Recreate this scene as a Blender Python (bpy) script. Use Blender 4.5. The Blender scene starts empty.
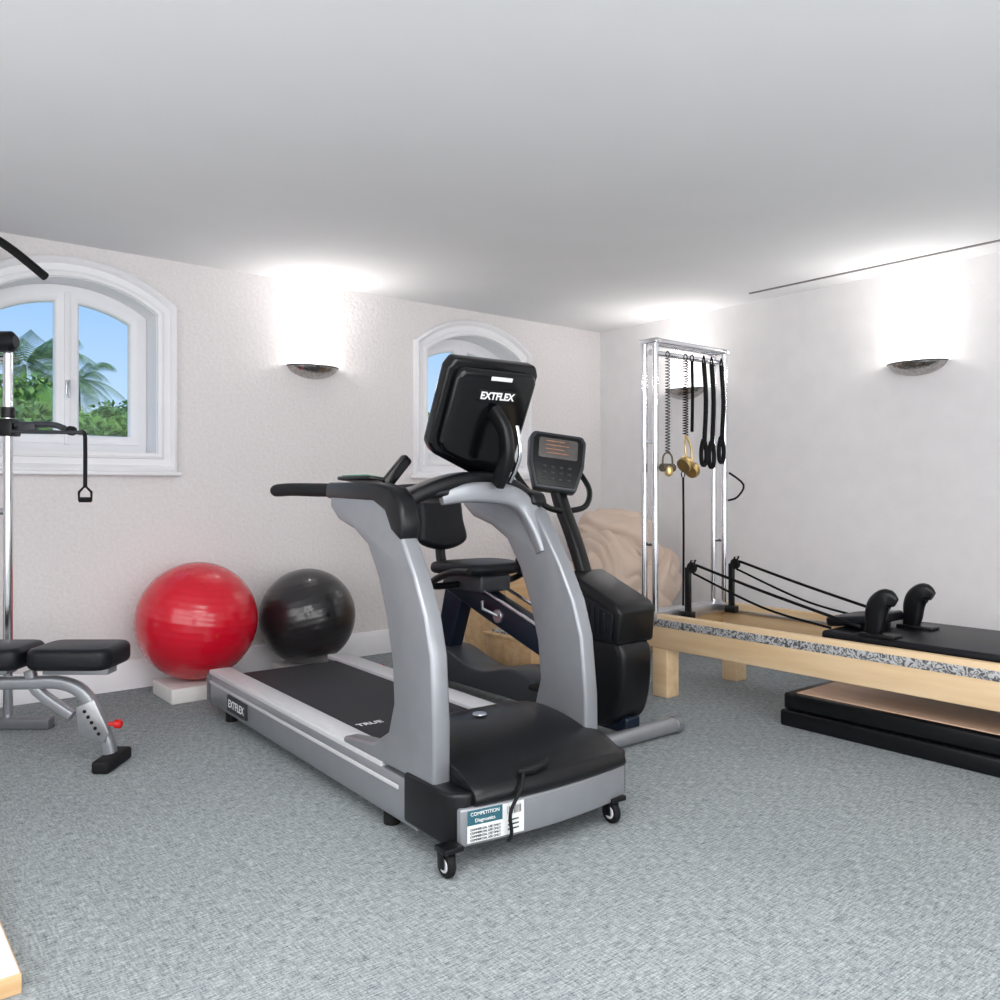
import bpy, bmesh, math, random
from mathutils import Vector, Matrix, noise
random.seed(3)
S=bpy.context.scene; C=S.collection
S.view_settings.view_transform='Standard'
S.view_settings.look='None'
S.view_settings.exposure=0.0
R=math.radians
# ------------------------------------------------------------------ materials
def lin(c):
    o=[]
    for v in c[:3]:
        v/=255.0
        o.append(v/12.92 if v<=.04045 else ((v+.055)/1.055)**2.4)
    return (o[0],o[1],o[2],1)
def M(name,rgb,rough=.5,metal=0,var=0,vs=20,stretch=(1,1,1),bump=0,bs=200,coat=0,emit=0,rgb2=None,spec=.5):
    m=bpy.data.materials.new(name); m.use_nodes=True
    nt=m.node_tree; b=nt.nodes['Principled BSDF']
    b.inputs['Base Color'].default_value=lin(rgb)
    b.inputs['Roughness'].default_value=rough
    b.inputs['Metallic'].default_value=metal
    b.inputs['Specular IOR Level'].default_value=spec
    if coat:
        b.inputs['Coat Weight'].default_value=coat; b.inputs['Coat Roughness'].default_value=.08
    if emit:
        b.inputs['Emission Color'].default_value=lin(rgb); b.inputs['Emission Strength'].default_value=emit
    tc=nt.nodes.new('ShaderNodeTexCoord')
    mp=nt.nodes.new('ShaderNodeMapping'); mp.inputs['Scale'].default_value=stretch
    nt.links.new(tc.outputs['Object'],mp.inputs['Vector'])
    if var or rgb2:
        n=nt.nodes.new('ShaderNodeTexNoise'); n.inputs['Scale'].default_value=vs; n.inputs['Detail'].default_value=5
        nt.links.new(mp.outputs['Vector'],n.inputs['Vector'])
        r=nt.nodes.new('ShaderNodeValToRGB')
        if rgb2: c1,c2=lin(rgb),lin(rgb2)
        else:
            c=lin(rgb); c1=tuple(x*(1-var) for x in c[:3])+(1,); c2=tuple(min(1,x*(1+var)) for x in c[:3])+(1,)
        r.color_ramp.elements[0].color=c1; r.color_ramp.elements[1].color=c2
        r.color_ramp.elements[0].position=.32; r.color_ramp.elements[1].position=.68
        nt.links.new(n.outputs['Fac'],r.inputs['Fac']); nt.links.new(r.outputs['Color'],b.inputs['Base Color'])
    if bump:
        n2=nt.nodes.new('ShaderNodeTexNoise'); n2.inputs['Scale'].default_value=bs; n2.inputs['Detail'].default_value=3
        nt.links.new(tc.outputs['Object'],n2.inputs['Vector'])
        bp=nt.nodes.new('ShaderNodeBump'); bp.inputs['Strength'].default_value=bump; bp.inputs['Distance'].default_value=.01
        nt.links.new(n2.outputs['Fac'],bp.inputs['Height']); nt.links.new(bp.outputs['Normal'],b.inputs['Normal'])
    return m
m_wall=M('plaster_wall',(230,226,226),.9,var=.04,vs=60,bump=.6,bs=42)
m_wallr=M('painted_wall',(234,232,233),.85,var=.02,vs=8,bump=.1,bs=60)
m_ceil=M('ceiling_paint',(231,232,234),.95,var=.01,vs=3)
m_white=M('white_trim_paint',(242,242,245),.4,var=.01,vs=10)
m_slot=M('ceiling_slot_grey',(130,126,126),.7,var=.1)
m_red=M('red_vinyl',(208,10,40),.25,var=.04,vs=4,coat=.4)
m_blackball=M('black_vinyl',(34,32,34),.28,var=.1,vs=4,coat=.4)
m_blk=M('black_plastic',(11,12,15),.34,var=.15,vs=30,bump=.05,bs=400,spec=.35)
m_blkg=M('black_gloss',(8,9,11),.15,var=.1,vs=10,spec=.4)
m_blks=M('black_satin_vinyl',(14,16,22),.42,var=.1,vs=60,bump=.06,bs=300,spec=.3)
m_rub=M('rubber',(15,15,17),.7,var=.15,vs=60,bump=.1,bs=300,spec=.3)
m_belt=M('running_belt',(34,35,41),.6,var=.3,vs=300,bump=.1,bs=600,spec=.3)
m_sil=M('silver_paint',(148,151,156),.33,.5,var=.03,vs=15)
m_gry=M('grey_paint',(120,123,128),.4,.3,var=.04,vs=12)
m_dgry=M('dark_grey_plastic',(55,58,63),.4,.1,var=.04,vs=12)
m_lt=M('light_grey_rail',(206,206,209),.45,.1,var=.03,vs=40)
m_chr=M('chrome',(225,226,230),.12,1,var=.03,vs=6)
m_alu=M('brushed_aluminium',(190,192,196),.3,.9,var=.05,vs=40)
m_hsil=M('hammered_silver',(176,172,170),.18,1,var=.25,vs=50,bump=.35,bs=45)
m_wood=M('maple_wood',(234,207,168),.45,stretch=(1,.08,1),vs=18,rgb2=(218,186,144),bump=.03,bs=100)
m_woodx=M('birch_wood',(226,192,148),.5,stretch=(.15,1,1.5),vs=18,rgb2=(206,166,118))
m_tan=M('tan_plywood',(224,190,164),.5,stretch=(1,.1,1),vs=14,rgb2=(212,174,146))
m_block=M('white_block',(228,226,224),.7,var=.03,vs=30,bump=.1,bs=100)
m_navy=M('navy_frame_paint',(24,34,50),.3,.35,var=.08,vs=10,spec=.5)
m_fab=M('beige_fabric',(214,194,178),.9,var=.02,vs=6,bump=.08,bs=200,spec=.1)
m_brass=M('brass',(210,182,125),.3,1,var=.1,vs=20)
m_redp=M('red_plastic',(200,25,25),.4,var=.05)
m_rope=M('rope_black',(16,16,18),.8,var=.3,vs=200,spec=.2)
m_lbl=M('label_white',(225,228,228),.5,var=.03,vs=50)
m_print=M('printed_paper',(225,225,222),.6,rgb2=(60,62,68),vs=45)
m_teal=M('label_teal',(40,92,105),.5,var=.05)
m_txtw=M('lettering_white',(235,235,235),.5,var=.01)
m_txtd=M('lettering_dark',(35,40,45),.5,var=.01)
m_scr=M('display_grey',(92,88,86),.25,var=.1,vs=30)
m_amber=M('display_amber',(175,120,90),.4,var=.4,vs=120)
m_green=M('green_screen',(60,150,110),.4,var=.2,vs=30)
m_bulb=M('lamp_glass',(255,240,225),.5,emit=5,var=0)
m_leaf=M('leaf_green',(120,160,70),.6,rgb2=(45,85,30),vs=3)
m_palm=M('palm_green',(60,92,60),.6,rgb2=(125,150,105),vs=4)
m_trunk=M('bark',(100,90,75),.9,var=.3,vs=12)
m_grass=M('grass',(120,160,65),.9,rgb2=(175,185,130),vs=2)
m_board=M('white_laminate',(232,231,230),.4,var=.01,vs=5)
# carpet
m_carp=bpy.data.materials.new('carpet'); m_carp.use_nodes=True
nt=m_carp.node_tree; b=nt.nodes['Principled BSDF']; b.inputs['Roughness'].default_value=.95; b.inputs['Specular IOR Level'].default_value=.1
tc=nt.nodes.new('ShaderNodeTexCoord')
def nz(scale,st,det=4,rz=0):
    mp=nt.nodes.new('ShaderNodeMapping'); mp.inputs['Scale'].default_value=st; mp.inputs['Rotation'].default_value=(0,0,rz)
    n=nt.nodes.new('ShaderNodeTexNoise'); n.inputs['Scale'].default_value=scale; n.inputs['Detail'].default_value=det
    nt.links.new(tc.outputs['Object'],mp.inputs['Vector']); nt.links.new(mp.outputs['Vector'],n.inputs['Vector']); return n
n1=nz(90,(.3,2.6,1)); n2=nz(75,(2.2,.35,1)); n3=nz(1.2,(1,1,1),2); n4=nz(200,(1,1,1),2)
def mth(op,a,b_,v=None):
    n=nt.nodes.new('ShaderNodeMath'); n.operation=op
    nt.links.new(a,n.inputs[0])
    if b_ is not None: nt.links.new(b_,n.inputs[1])
    else: n.inputs[1].default_value=v
    return n.outputs[0]
s=mth('MULTIPLY',n1.outputs['Fac'],None,1.5); s=mth('ADD',s,n2.outputs['Fac']); s=mth('ADD',s,n4.outputs['Fac']); s=mth('MULTIPLY',s,None,.2857)
rr=nt.nodes.new('ShaderNodeValToRGB'); rr.color_ramp.elements[0].position=.38; rr.color_ramp.elements[1].position=.62
rr.color_ramp.elements[0].color=lin((98,106,110)); rr.color_ramp.elements[1].color=lin((182,188,189))
nt.links.new(s,rr.inputs['Fac'])
mx=nt.nodes.new('ShaderNodeMix'); mx.data_type='RGBA'; mx.blend_type='MULTIPLY'; mx.inputs[0].default_value=.3
r3=nt.nodes.new('ShaderNodeValToRGB'); r3.color_ramp.elements[0].color=(.75,.75,.77,1); r3.color_ramp.elements[1].color=(1,1,1,1)
r3.color_ramp.elements[0].position=.35; r3.color_ramp.elements[1].position=.6
nt.links.new(n3.outputs['Fac'],r3.inputs['Fac'])
nt.links.new(rr.outputs['Color'],mx.inputs[6]); nt.links.new(r3.outputs['Color'],mx.inputs[7]); nt.links.new(mx.outputs[2],b.inputs['Base Color'])
bp=nt.nodes.new('ShaderNodeBump'); bp.inputs['Strength'].default_value=.4; bp.inputs['Distance'].default_value=.007
nt.links.new(s,bp.inputs['Height']); nt.links.new(bp.outputs['Normal'],b.inputs['Normal'])
# patterned strip
m_strip=bpy.data.materials.new('scroll_strip'); m_strip.use_nodes=True
nt2=m_strip.node_tree; b2=nt2.nodes['Principled BSDF']; b2.inputs['Roughness'].default_value=.4
t2=nt2.nodes.new('ShaderNodeTexCoord'); v2=nt2.nodes.new('ShaderNodeTexNoise'); v2.inputs['Scale'].default_value=32; v2.inputs['Distortion'].default_value=3
r2=nt2.nodes.new('ShaderNodeValToRGB'); r2.color_ramp.elements[0].position=.43; r2.color_ramp.elements[1].position=.55
r2.color_ramp.elements[0].color=lin((84,84,86)); r2.color_ramp.elements[1].color=lin((192,192,193))
nt2.links.new(t2.outputs['Object'],v2.inputs['Vector']); nt2.links.new(v2.outputs['Fac'],r2.inputs['Fac']); nt2.links.new(r2.outputs['Color'],b2.inputs['Base Color'])
# glass
m_glass=bpy.data.materials.new('window_glass'); m_glass.use_nodes=True
ng=m_glass.node_tree; ng.nodes.remove(ng.nodes['Principled BSDF'])
tr=ng.nodes.new('ShaderNodeBsdfTransparent'); gl=ng.nodes.new('ShaderNodeBsdfGlossy'); gl.inputs['Roughness'].default_value=.02
fr=ng.nodes.new('ShaderNodeFresnel'); ms=ng.nodes.new('ShaderNodeMixShader')
ml=ng.nodes.new('ShaderNodeMath'); ml.operation='MULTIPLY'; ml.inputs[1].default_value=.4
ng.links.new(fr.outputs[0],ml.inputs[0]); ng.links.new(ml.outputs[0],ms.inputs[0])
ng.links.new(tr.outputs[0],ms.inputs[1]); ng.links.new(gl.outputs[0],ms.inputs[2]); ng.links.new(ms.outputs[0],ng.nodes['Material Output'].inputs[0])

# ------------------------------------------------------------------ geometry kit
def catmull(p,n,closed=False):
    p=[Vector(q) for q in p]; out=[]; L=len(p)
    rng=range(L) if closed else range(L-1)
    for i in rng:
        if closed: a,b_,c,d=p[(i-1)%L],p[i],p[(i+1)%L],p[(i+2)%L]
        else: a,b_,c,d=p[max(i-1,0)],p[i],p[i+1],p[min(i+2,L-1)]
        for k in range(n):
            t=k/n
            out.append(.5*((2*b_)+(c-a)*t+(2*a-5*b_+4*c-d)*t*t+(3*b_-a-3*c+d)*t**3))
    if not closed: out.append(p[-1].copy())
    return out
def sp(pts,n=5):
    return [tuple(v)[:2] for v in catmull([Vector((a,b_,0)) for a,b_ in pts],n,True)]
def rrect(w,h,r,n=5):
    o=[]
    for cx,cy,a0 in ((w/2-r,h/2-r,0),(-w/2+r,h/2-r,90),(-w/2+r,-h/2+r,180),(w/2-r,-h/2+r,270)):
        for k in range(n+1):
            a=R(a0+90*k/n); o.append((cx+r*math.cos(a),cy+r*math.sin(a)))
    return o
class G:
    def __init__(s): s.bm=bmesh.new()
    def merge(s,t,mtx=None,mi=0,bev=0,seg=3,ang=30):
        bmesh.ops.recalc_face_normals(t,faces=t.faces)
        if bev:
            es=[e for e in t.edges if len(e.link_faces)==2 and e.calc_face_angle(0)>R(ang)]
            if es: bmesh.ops.bevel(t,geom=es,offset=bev,segments=seg,profile=.5,affect='EDGES',clamp_overlap=True)
        if mtx is not None: t.transform(mtx)
        for f in t.faces: f.material_index=mi
        me=bpy.data.meshes.new('tmp'); t.to_mesh(me); t.free(); s.bm.from_mesh(me); bpy.data.meshes.remove(me)
        return s
    def box(s,lo,hi,bev=.004,mi=0,mtx=None,seg=3):
        t=bmesh.new(); bmesh.ops.create_cube(t,size=1)
        c=[(a+b_)/2 for a,b_ in zip(lo,hi)]; d=[abs(b_-a) for a,b_ in zip(lo,hi)]
        for v in t.verts: v.co=Vector((c[0]+v.co.x*d[0],c[1]+v.co.y*d[1],c[2]+v.co.z*d[2]))
        return s.merge(t,mtx,mi,bev,seg)
    def prism(s,pts,ax,a,b_,bev=.004,mi=0,mtx=None,seg=3,ang=30):
        t=bmesh.new()
        def P(q,w):
            return {'X':(w,q[0],q[1]),'Y':(q[0],w,q[1]),'Z':(q[0],q[1],w)}[ax]
        A=[t.verts.new(P(q,a)) for q in pts]
        B=[t.verts.new(P(q,b_)) for q in pts]
        n=len(pts); t.faces.new(A); t.faces.new(B[::-1])
        for i in range(n): t.faces.new((A[i],B[i],B[(i+1)%n],A[(i+1)%n]))
        return s.merge(t,mtx,mi,bev,seg,ang)
    def sweep(s,pts,sec,up=None,sub=0,closed=False,mi=0,mtx=None,scale=None,cap=True):
        pts=[Vector(p) for p in pts]
        if sub: 
            pts=catmull(pts,sub,closed)
            if scale:
                sc=catmull([Vector((x,0,0)) for x in scale],sub,closed); scale=[max(.05,v.x) for v in sc]
        n=len(pts); t=bmesh.new(); rings=[]
        prev=None
        for i in range(n):
            if closed: tg=pts[(i+1)%n]-pts[(i-1)%n]
            else: tg=pts[min(i+1,n-1)]-pts[max(i-1,0)]
            tg.normalize()
            if up is not None:
                sd=tg.cross(Vector(up)); 
                if sd.length<1e-4: sd=prev or Vector((1,0,0))
                sd.normalize()
            else:
                if prev is None:
                    h=Vector((0,0,1)) if abs(tg.z)<.9 else Vector((1,0,0))
                    sd=tg.cross(h).normalized()
                else:
                    sd=prev-tg*prev.dot(tg)
                    sd.normalize()
            prev=sd; bb=sd.cross(tg)
            k=scale[i] if scale else 1
            rings.append([t.verts.new(pts[i]+sd*(a*k)+bb*(c*k)) for a,c in sec])
        m=len(sec)
        for i in range(n if closed else n-1):
            A=rings[i]; B=rings[(i+1)%n]
            for j in range(m): t.faces.new((A[j],A[(j+1)%m],B[(j+1)%m],B[j]))
        if not closed and cap: t.faces.new(rings[0][::-1]); t.faces.new(rings[-1])
        return s.merge(t,mtx,mi)
    def tube(s,pts,r,seg=12,sub=0,closed=False,mi=0,mtx=None,scale=None):
        sec=[(r*math.cos(2*math.pi*k/seg),r*math.sin(2*math.pi*k/seg)) for k in range(seg)]
        return s.sweep(pts,sec,None,sub,closed,mi,mtx,scale)
    def lathe(s,prof,seg=32,mi=0,mtx=None):
        t=bmesh.new(); rings=[]
        for r,z in prof:
            if r<1e-6: rings.append([t.verts.new((0,0,z))])
            else: rings.append([t.verts.new((r*math.cos(2*math.pi*k/seg),r*math.sin(2*math.pi*k/seg),z)) for k in range(seg)])
        for A,B in zip(rings,rings[1:]):
            for j in range(seg):
                a=[A[j%len(A)],A[(j+1)%len(A)]] if len(A)>1 else [A[0]]
                c=[B[(j+1)%len(B)],B[j%len(B)]] if len(B)>1 else [B[0]]
                if len(a)+len(c)>2: t.faces.new(a+c)
        return s.merge(t,mtx,mi)
    def cyl(s,c,r,h,ax='Z',seg=28,bev=.003,mi=0):
        m=Matrix.Translation(c)
        if ax=='X': m=m@Matrix.Rotation(R(90),4,'Y')
        if ax=='Y': m=m@Matrix.Rotation(R(90),4,'X')
        bev=min(bev,r*.4,h*.4)
        return s.lathe([(0,-h/2),(r-bev,-h/2),(r,-h/2+bev),(r,h/2-bev),(r-bev,h/2),(0,h/2)],seg,mi,m)
    def out(s,name,mats,parent=None,label=None,loc=None,rot=None,category=None,kind=None,group=None,sharp=38,smooth=True):
        me=bpy.data.meshes.new(name); s.bm.to_mesh(me); s.bm.free()
        if not isinstance(mats,(list,tuple)): mats=[mats]
        for m in mats: me.materials.append(m)
        if smooth:
            for p in me.polygons: p.use_smooth=True
            me.set_sharp_from_angle(angle=R(sharp))
        ob=bpy.data.objects.new(name,me); C.objects.link(ob)
        if loc: ob.location=loc
        if rot: ob.rotation_euler=rot
        if parent: ob.parent=parent
        for k,v in (('label',label),('category',category),('kind',kind),('group',group)):
            if v: ob[k]=v
        return ob
def empty(name,loc,label,cat,rotz=0,group=None):
    e=bpy.data.objects.new(name,None); e.empty_display_size=.1; C.objects.link(e)
    e.location=loc; e.rotation_euler=(0,0,rotz); e['label']=label; e['category']=cat
    if group: e['group']=group
    return e
def text(name,body,size,mtx,mat,parent,extr=.0006,sx=1,bold=.012):
    cu=bpy.data.curves.new('tx','FONT'); cu.body=body; cu.size=size; cu.extrude=extr; cu.align_x='CENTER'; cu.align_y='CENTER'
    cu.offset=size*bold
    to=bpy.data.objects.new('tx',cu); C.objects.link(to)
    bpy.context.view_layer.update()
    me=bpy.data.meshes.new_from_object(to.evaluated_get(bpy.context.evaluated_depsgraph_get()))
    bpy.data.objects.remove(to)
    me.transform(mtx@Matrix.Diagonal((sx,1,1,1))); me.materials.clear(); me.materials.append(mat)
    ob=bpy.data.objects.new(name,me); C.objects.link(ob); ob.parent=parent
    return ob
def basis(x,y,z,o):
    m=Matrix((x,y,z)).transposed().to_4x4(); m.translation=Vector(o); return m
def sbox(name,lo,hi,mat,bev=0,kind='structure',parent=None):
    return G().box(lo,hi,bev).out(name,mat,parent,kind=kind)

# ------------------------------------------------------------------ room
XL,XR,YF,YB,H=-1.6,5.03,-2.6,4.90,2.41
sbox('floor',(XL-.2,YF-.2,-.1),(XR+.2,YB+.3,0),m_carp)
sbox('ceiling',(XL-.2,YF-.2,H),(XR+.2,YB+.3,H+.1),m_ceil)
sbox('wall_right',(XR,YF,0),(XR+.2,YB,H),m_wallr)
sbox('wall_left',(XL-.2,YF,0),(XL,YB,H),m_wallr)
sbox('wall_front',(XL-.2,YF-.2,0),(XR+.2,YF,H),m_wallr)
WIN=[1.035,3.71]; HW=.43; SILL=1.30; SPR=2.09; TOP=2.235; TH=.28
def arch(dx,hw,spr,top):
    sg=top-spr; Rr=hw*hw/(2*sg)+sg/2
    return top-Rr+math.sqrt(max(0,Rr*Rr-dx*dx))
def outline(cx,hw,sill,spr,top,n=24,x0=None,x1=None):
    x0=cx-hw if x0 is None else x0; x1=cx+hw if x1 is None else x1
    pts=[(x0,sill),(x1,sill)]
    for k in range(n+1):
        x=x1+(x0-x1)*k/n; pts.append((x,arch(x-cx,hw,spr,top)))
    return pts
bm=bmesh.new()
def q(*p): bm.faces.new([bm.verts.new(v) for v in p])
def wallpiece(x0,x1,z0a,z0b,z1a,z1b):
    for y in (YB,YB+TH): q((x0,y,z0a),(x1,y,z0b),(x1,y,z1b),(x0,y,z1a))
xs=XL-.2
for cx in WIN:
    wallpiece(xs,cx-HW,0,0,H,H)
    n=28
    for k in range(n):
        a=-HW+2*HW*k/n; c=-HW+2*HW*(k+1)/n; za,zc=arch(a,HW,SPR,TOP),arch(c,HW,SPR,TOP)
        wallpiece(cx+a,cx+c,0,0,SILL,SILL); wallpiece(cx+a,cx+c,za,zc,H,H)
        q((cx+a,YB,za),(cx+c,YB,zc),(cx+c,YB+TH,zc),(cx+a,YB+TH,za))
    q((cx-HW,YB,SILL),(cx+HW,YB,SILL),(cx+HW,YB+TH,SILL),(cx-HW,YB+TH,SILL))
    for sx in (-HW,HW): q((cx+sx,YB,SILL),(cx+sx,YB+TH,SILL),(cx+sx,YB+TH,arch(HW,HW,SPR,TOP)),(cx+sx,YB,arch(HW,HW,SPR,TOP)))
    xs=cx+HW
wallpiece(xs,XR+.2,0,0,H,H)
bmesh.ops.remove_doubles(bm,verts=bm.verts,dist=1e-5)
g=G(); g.merge(bm); g.out('wall_back',m_wall,kind='structure',smooth=False)

def frame(g,poly,prof,y0,mi=0):
    n=len(poly); P=[Vector(p) for p in poly]
    area=sum(P[i].x*P[(i+1)%n].y-P[(i+1)%n].x*P[i].y for i in range(n))
    sgn=1 if area>0 else -1
    t=bmesh.new(); rings=[]
    for i in range(n):
        e1=(P[i]-P[i-1]).normalized(); e2=(P[(i+1)%n]-P[i]).normalized()
        n1=Vector((e1.y,-e1.x))*sgn; n2=Vector((e2.y,-e2.x))*sgn
        mt=(n1+n2)/(1+n1.dot(n2))
        rings.append([t.verts.new((P[i].x+mt.x*o,y0+yy,P[i].y+mt.y*o)) for o,yy in prof])
    m=len(prof)
    for i in range(n):
        A,B=rings[i],rings[(i+1)%n]
        for j in range(m): t.faces.new((A[j],A[(j+1)%m],B[(j+1)%m],B[j]))
    g.merge(t,None,mi)
trimprof=[(-.004,0),(-.004,-.03),(.012,-.036),(.024,-.03),(.028,-.02),(.062,-.022),(.066,-.034),(.082,-.046),(.096,-.04),(.1,-.03),(.1,0)]
for i,cx in enumerate(WIN):
    g=G(); frame(g,outline(cx,HW,SILL,SPR,TOP),trimprof,YB)
    g.box((cx-HW-.12,YB-.055,SILL-.12),(cx+HW+.12,YB,SILL-.098),.006)
    g.out('trim_%d'%(i+1),m_white,kind='structure')
    g=G(); frame(g,outline(cx,HW,SILL,SPR,TOP),[(-.002,-.01),(-.008,-.01),(-.008,TH-.02),(-.002,TH-.02)],YB)
    g.out('trim_%d'%(i+3),m_white,kind='structure')
    g=G()
    hw=HW-.01; so=outline(cx,hw,SILL+.01,SPR-.0,TOP-.01)
    fp=[(-.045,.0),(-.05,.006),(-.05,.06),(0,.06),(0,0)]
    frame(g,so,fp,YB+.17)
    win=g.out('window_%d'%(i+1),m_white,kind='structure')
    for sgn in (-1,1):
        x0,x1=(cx-hw+.045,cx-.012) if sgn<0 else (cx+.012,cx+hw-.045)
        ho=hw-.045
        po=outline(cx,ho,SILL+.055,arch(ho,hw,SPR,TOP-.01)-.045,TOP-.055,8,x0,x1)
        g=G(); frame(g,po,[(-.045,.004),(-.05,.012),(-.05,.04),(0,.045),(0,-.004),(-.038,-.004)],YB+.165)
        sash=g.out('sash',m_white,win,sharp=60)
        g=G(); t=bmesh.new()
        vs=outline(cx,ho,SILL+.055,arch(ho,hw,SPR,TOP-.01)-.045,TOP-.055,8,x0,x1)
        mxx=sum(v[0] for v in vs)/len(vs); mz=sum(v[1] for v in vs)/len(vs)
        t.faces.new([t.verts.new((mxx+(a-mxx)*.86,YB+.195,mz+(c-mz)*.94)) for a,c in vs])
        g.merge(t); g.out('glass_pane',m_glass,win)
    g=G(); g.box((cx-.014,YB+.15,SILL+.05),(cx+.014,YB+.2,TOP-.05),.004); g.out('mullion',m_white,win)
    g=G(); g.box((cx-.012,YB+.135,1.62),(cx+.012,YB+.152,1.70),.003); g.tube([(cx,YB+.13,1.68),(cx,YB+.115,1.68),(cx,YB+.11,1.60)],.006,sub=3); g.out('window_handle',m_alu,win)
g=G(); g.prism([(YB,0),(YB-.022,0),(YB-.022,.125),(YB-.016,.135),(YB-.012,.15),(YB,.155)],'X',XL,XR-.001,0); g.out('baseboard_back',m_white,kind='structure')
g=G(); g.prism([(XR,0),(XR-.022,0),(XR-.022,.125),(XR-.012,.15),(XR,.155)],'Y',YF,YB-.024,0); g.out('baseboard_right',m_white,kind='structure')
g=G(); g.box((4.78,-2.3,H-.006),(4.80,3.29,H+.002),0); g.out('trim_5',m_slot,kind='structure')

# ------------------------------------------------------------------ outside
sbox('ground',(-15,YB+TH+.02,.7),(45,60,.9),m_grass,kind='structure')
def leafball(g,c,rad,n,size,mi=0):
    t=bmesh.new()
    for _ in range(n):
        d=Vector((random.gauss(0,1),random.gauss(0,1),random.gauss(0,1))).normalized()
        p=Vector(c)+Vector((d.x*rad[0],d.y*rad[1],d.z*rad[2]))*random.uniform(.8,1.05)
        m=Matrix.Translation(p)@Matrix.Rotation(random.uniform(0,6.28),4,Vector((random.random()-.5,random.random()-.5,random.random()-.5)).normalized())
        s_=size*random.uniform(.6,1.3)
        vs=[t.verts.new(m@Vector(v)) for v in ((-s_,0,0),(0,-s_*.5,0),(s_,0,.1*s_),(0,s_*.5,0))]
        t.faces.new(vs)
    g.merge(t,None,mi)
def bush(x,y,z0,w,h):
    g=G()
    t=bmesh.new(); bmesh.ops.create_icosphere(t,subdivisions=3,radius=1)
    for v in t.verts:
        k=1+.35*noise.noise(v.co*2+Vector((x,y,0))); v.co=Vector((v.co.x*w*.8*k,v.co.y*w*.8*k,v.co.z*h*.43*k+h*.5))
    g.merge(t)
    leafball(g,(0,0,h*.5),(w*.92,w*.92,h*.5),1100,.07)
    g.out('shrub',m_leaf,loc=(x,y,z0),label='leafy green shrub growing outside the arched window',category='bush',group='shrubs outside the window')
for x,y,w,h in ((1.45,10.6,.42,1.5),(2.15,12.4,.52,1.75),(2.95,13.9,.5,1.45),(3.65,15.0,.46,1.6),(4.45,16.4,.52,1.9),(5.4,17.3,.5,1.7),(3.4,18.8,.75,2.35),(4.9,19.9,.7,2.2),(6.4,20.3,.7,2.5),(11.5,18,1.2,2.3),(14.6,18,1.3,2.5)):
    bush(x,y,.85,w,h)
def palm(x,y,z,r,lab):
    e=empty('palm_tree',(x,y,.85),lab,'palm tree',group='palms outside the window')
    h=z-.85
    g=G(); g.tube([(0,0,0),(.08,0,h*.4),(.02,0,h*.8),(0,0,h)],.055,sub=4,scale=[1.3,1,.85,.8]); g.out('trunk',m_trunk,e)
    g=G(); t=bmesh.new()
    for k in range(36):
        az=random.uniform(0,6.28); el=random.uniform(-.4,1.45); L=r*random.uniform(.75,1.1)
        dr=Vector((math.cos(az),math.sin(az),0)); pts=[]
        for i in range(18):
            s_=i/17; pts.append(Vector((0,0,h))+dr*L*s_*math.cos(el*.65)+Vector((0,0,L*(math.sin(el)*s_*1.15-.8*s_*s_))))
        for i in range(1,16):
            tg=(pts[i+1]-pts[i-1]).normalized(); sd=tg.cross(Vector((0,0,1))).normalized(); ll=L*.26*math.sin(math.pi*(.15+.8*i/17))
            for sg in (-1,1):
                for o in (0,.5):
                    b0=pts[i].lerp(pts[i+1],o); tip=b0+sd*sg*ll*.7+tg*ll*.7-Vector((0,0,ll*.8))
                    t.faces.new([t.verts.new(b0-tg*.006*r),t.verts.new(b0+tg*.008*r),t.verts.new(tip)])
    g.merge(t); o=g.out('palm_fronds',m_palm,e); o['kind']='stuff'
palm(3.85,23.5,4.2,2.0,'tall palm tree with feathery green fronds seen through the window')
palm(6.15,28.5,4.5,1.6,'smaller palm tree with drooping fronds seen through the window')

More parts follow.
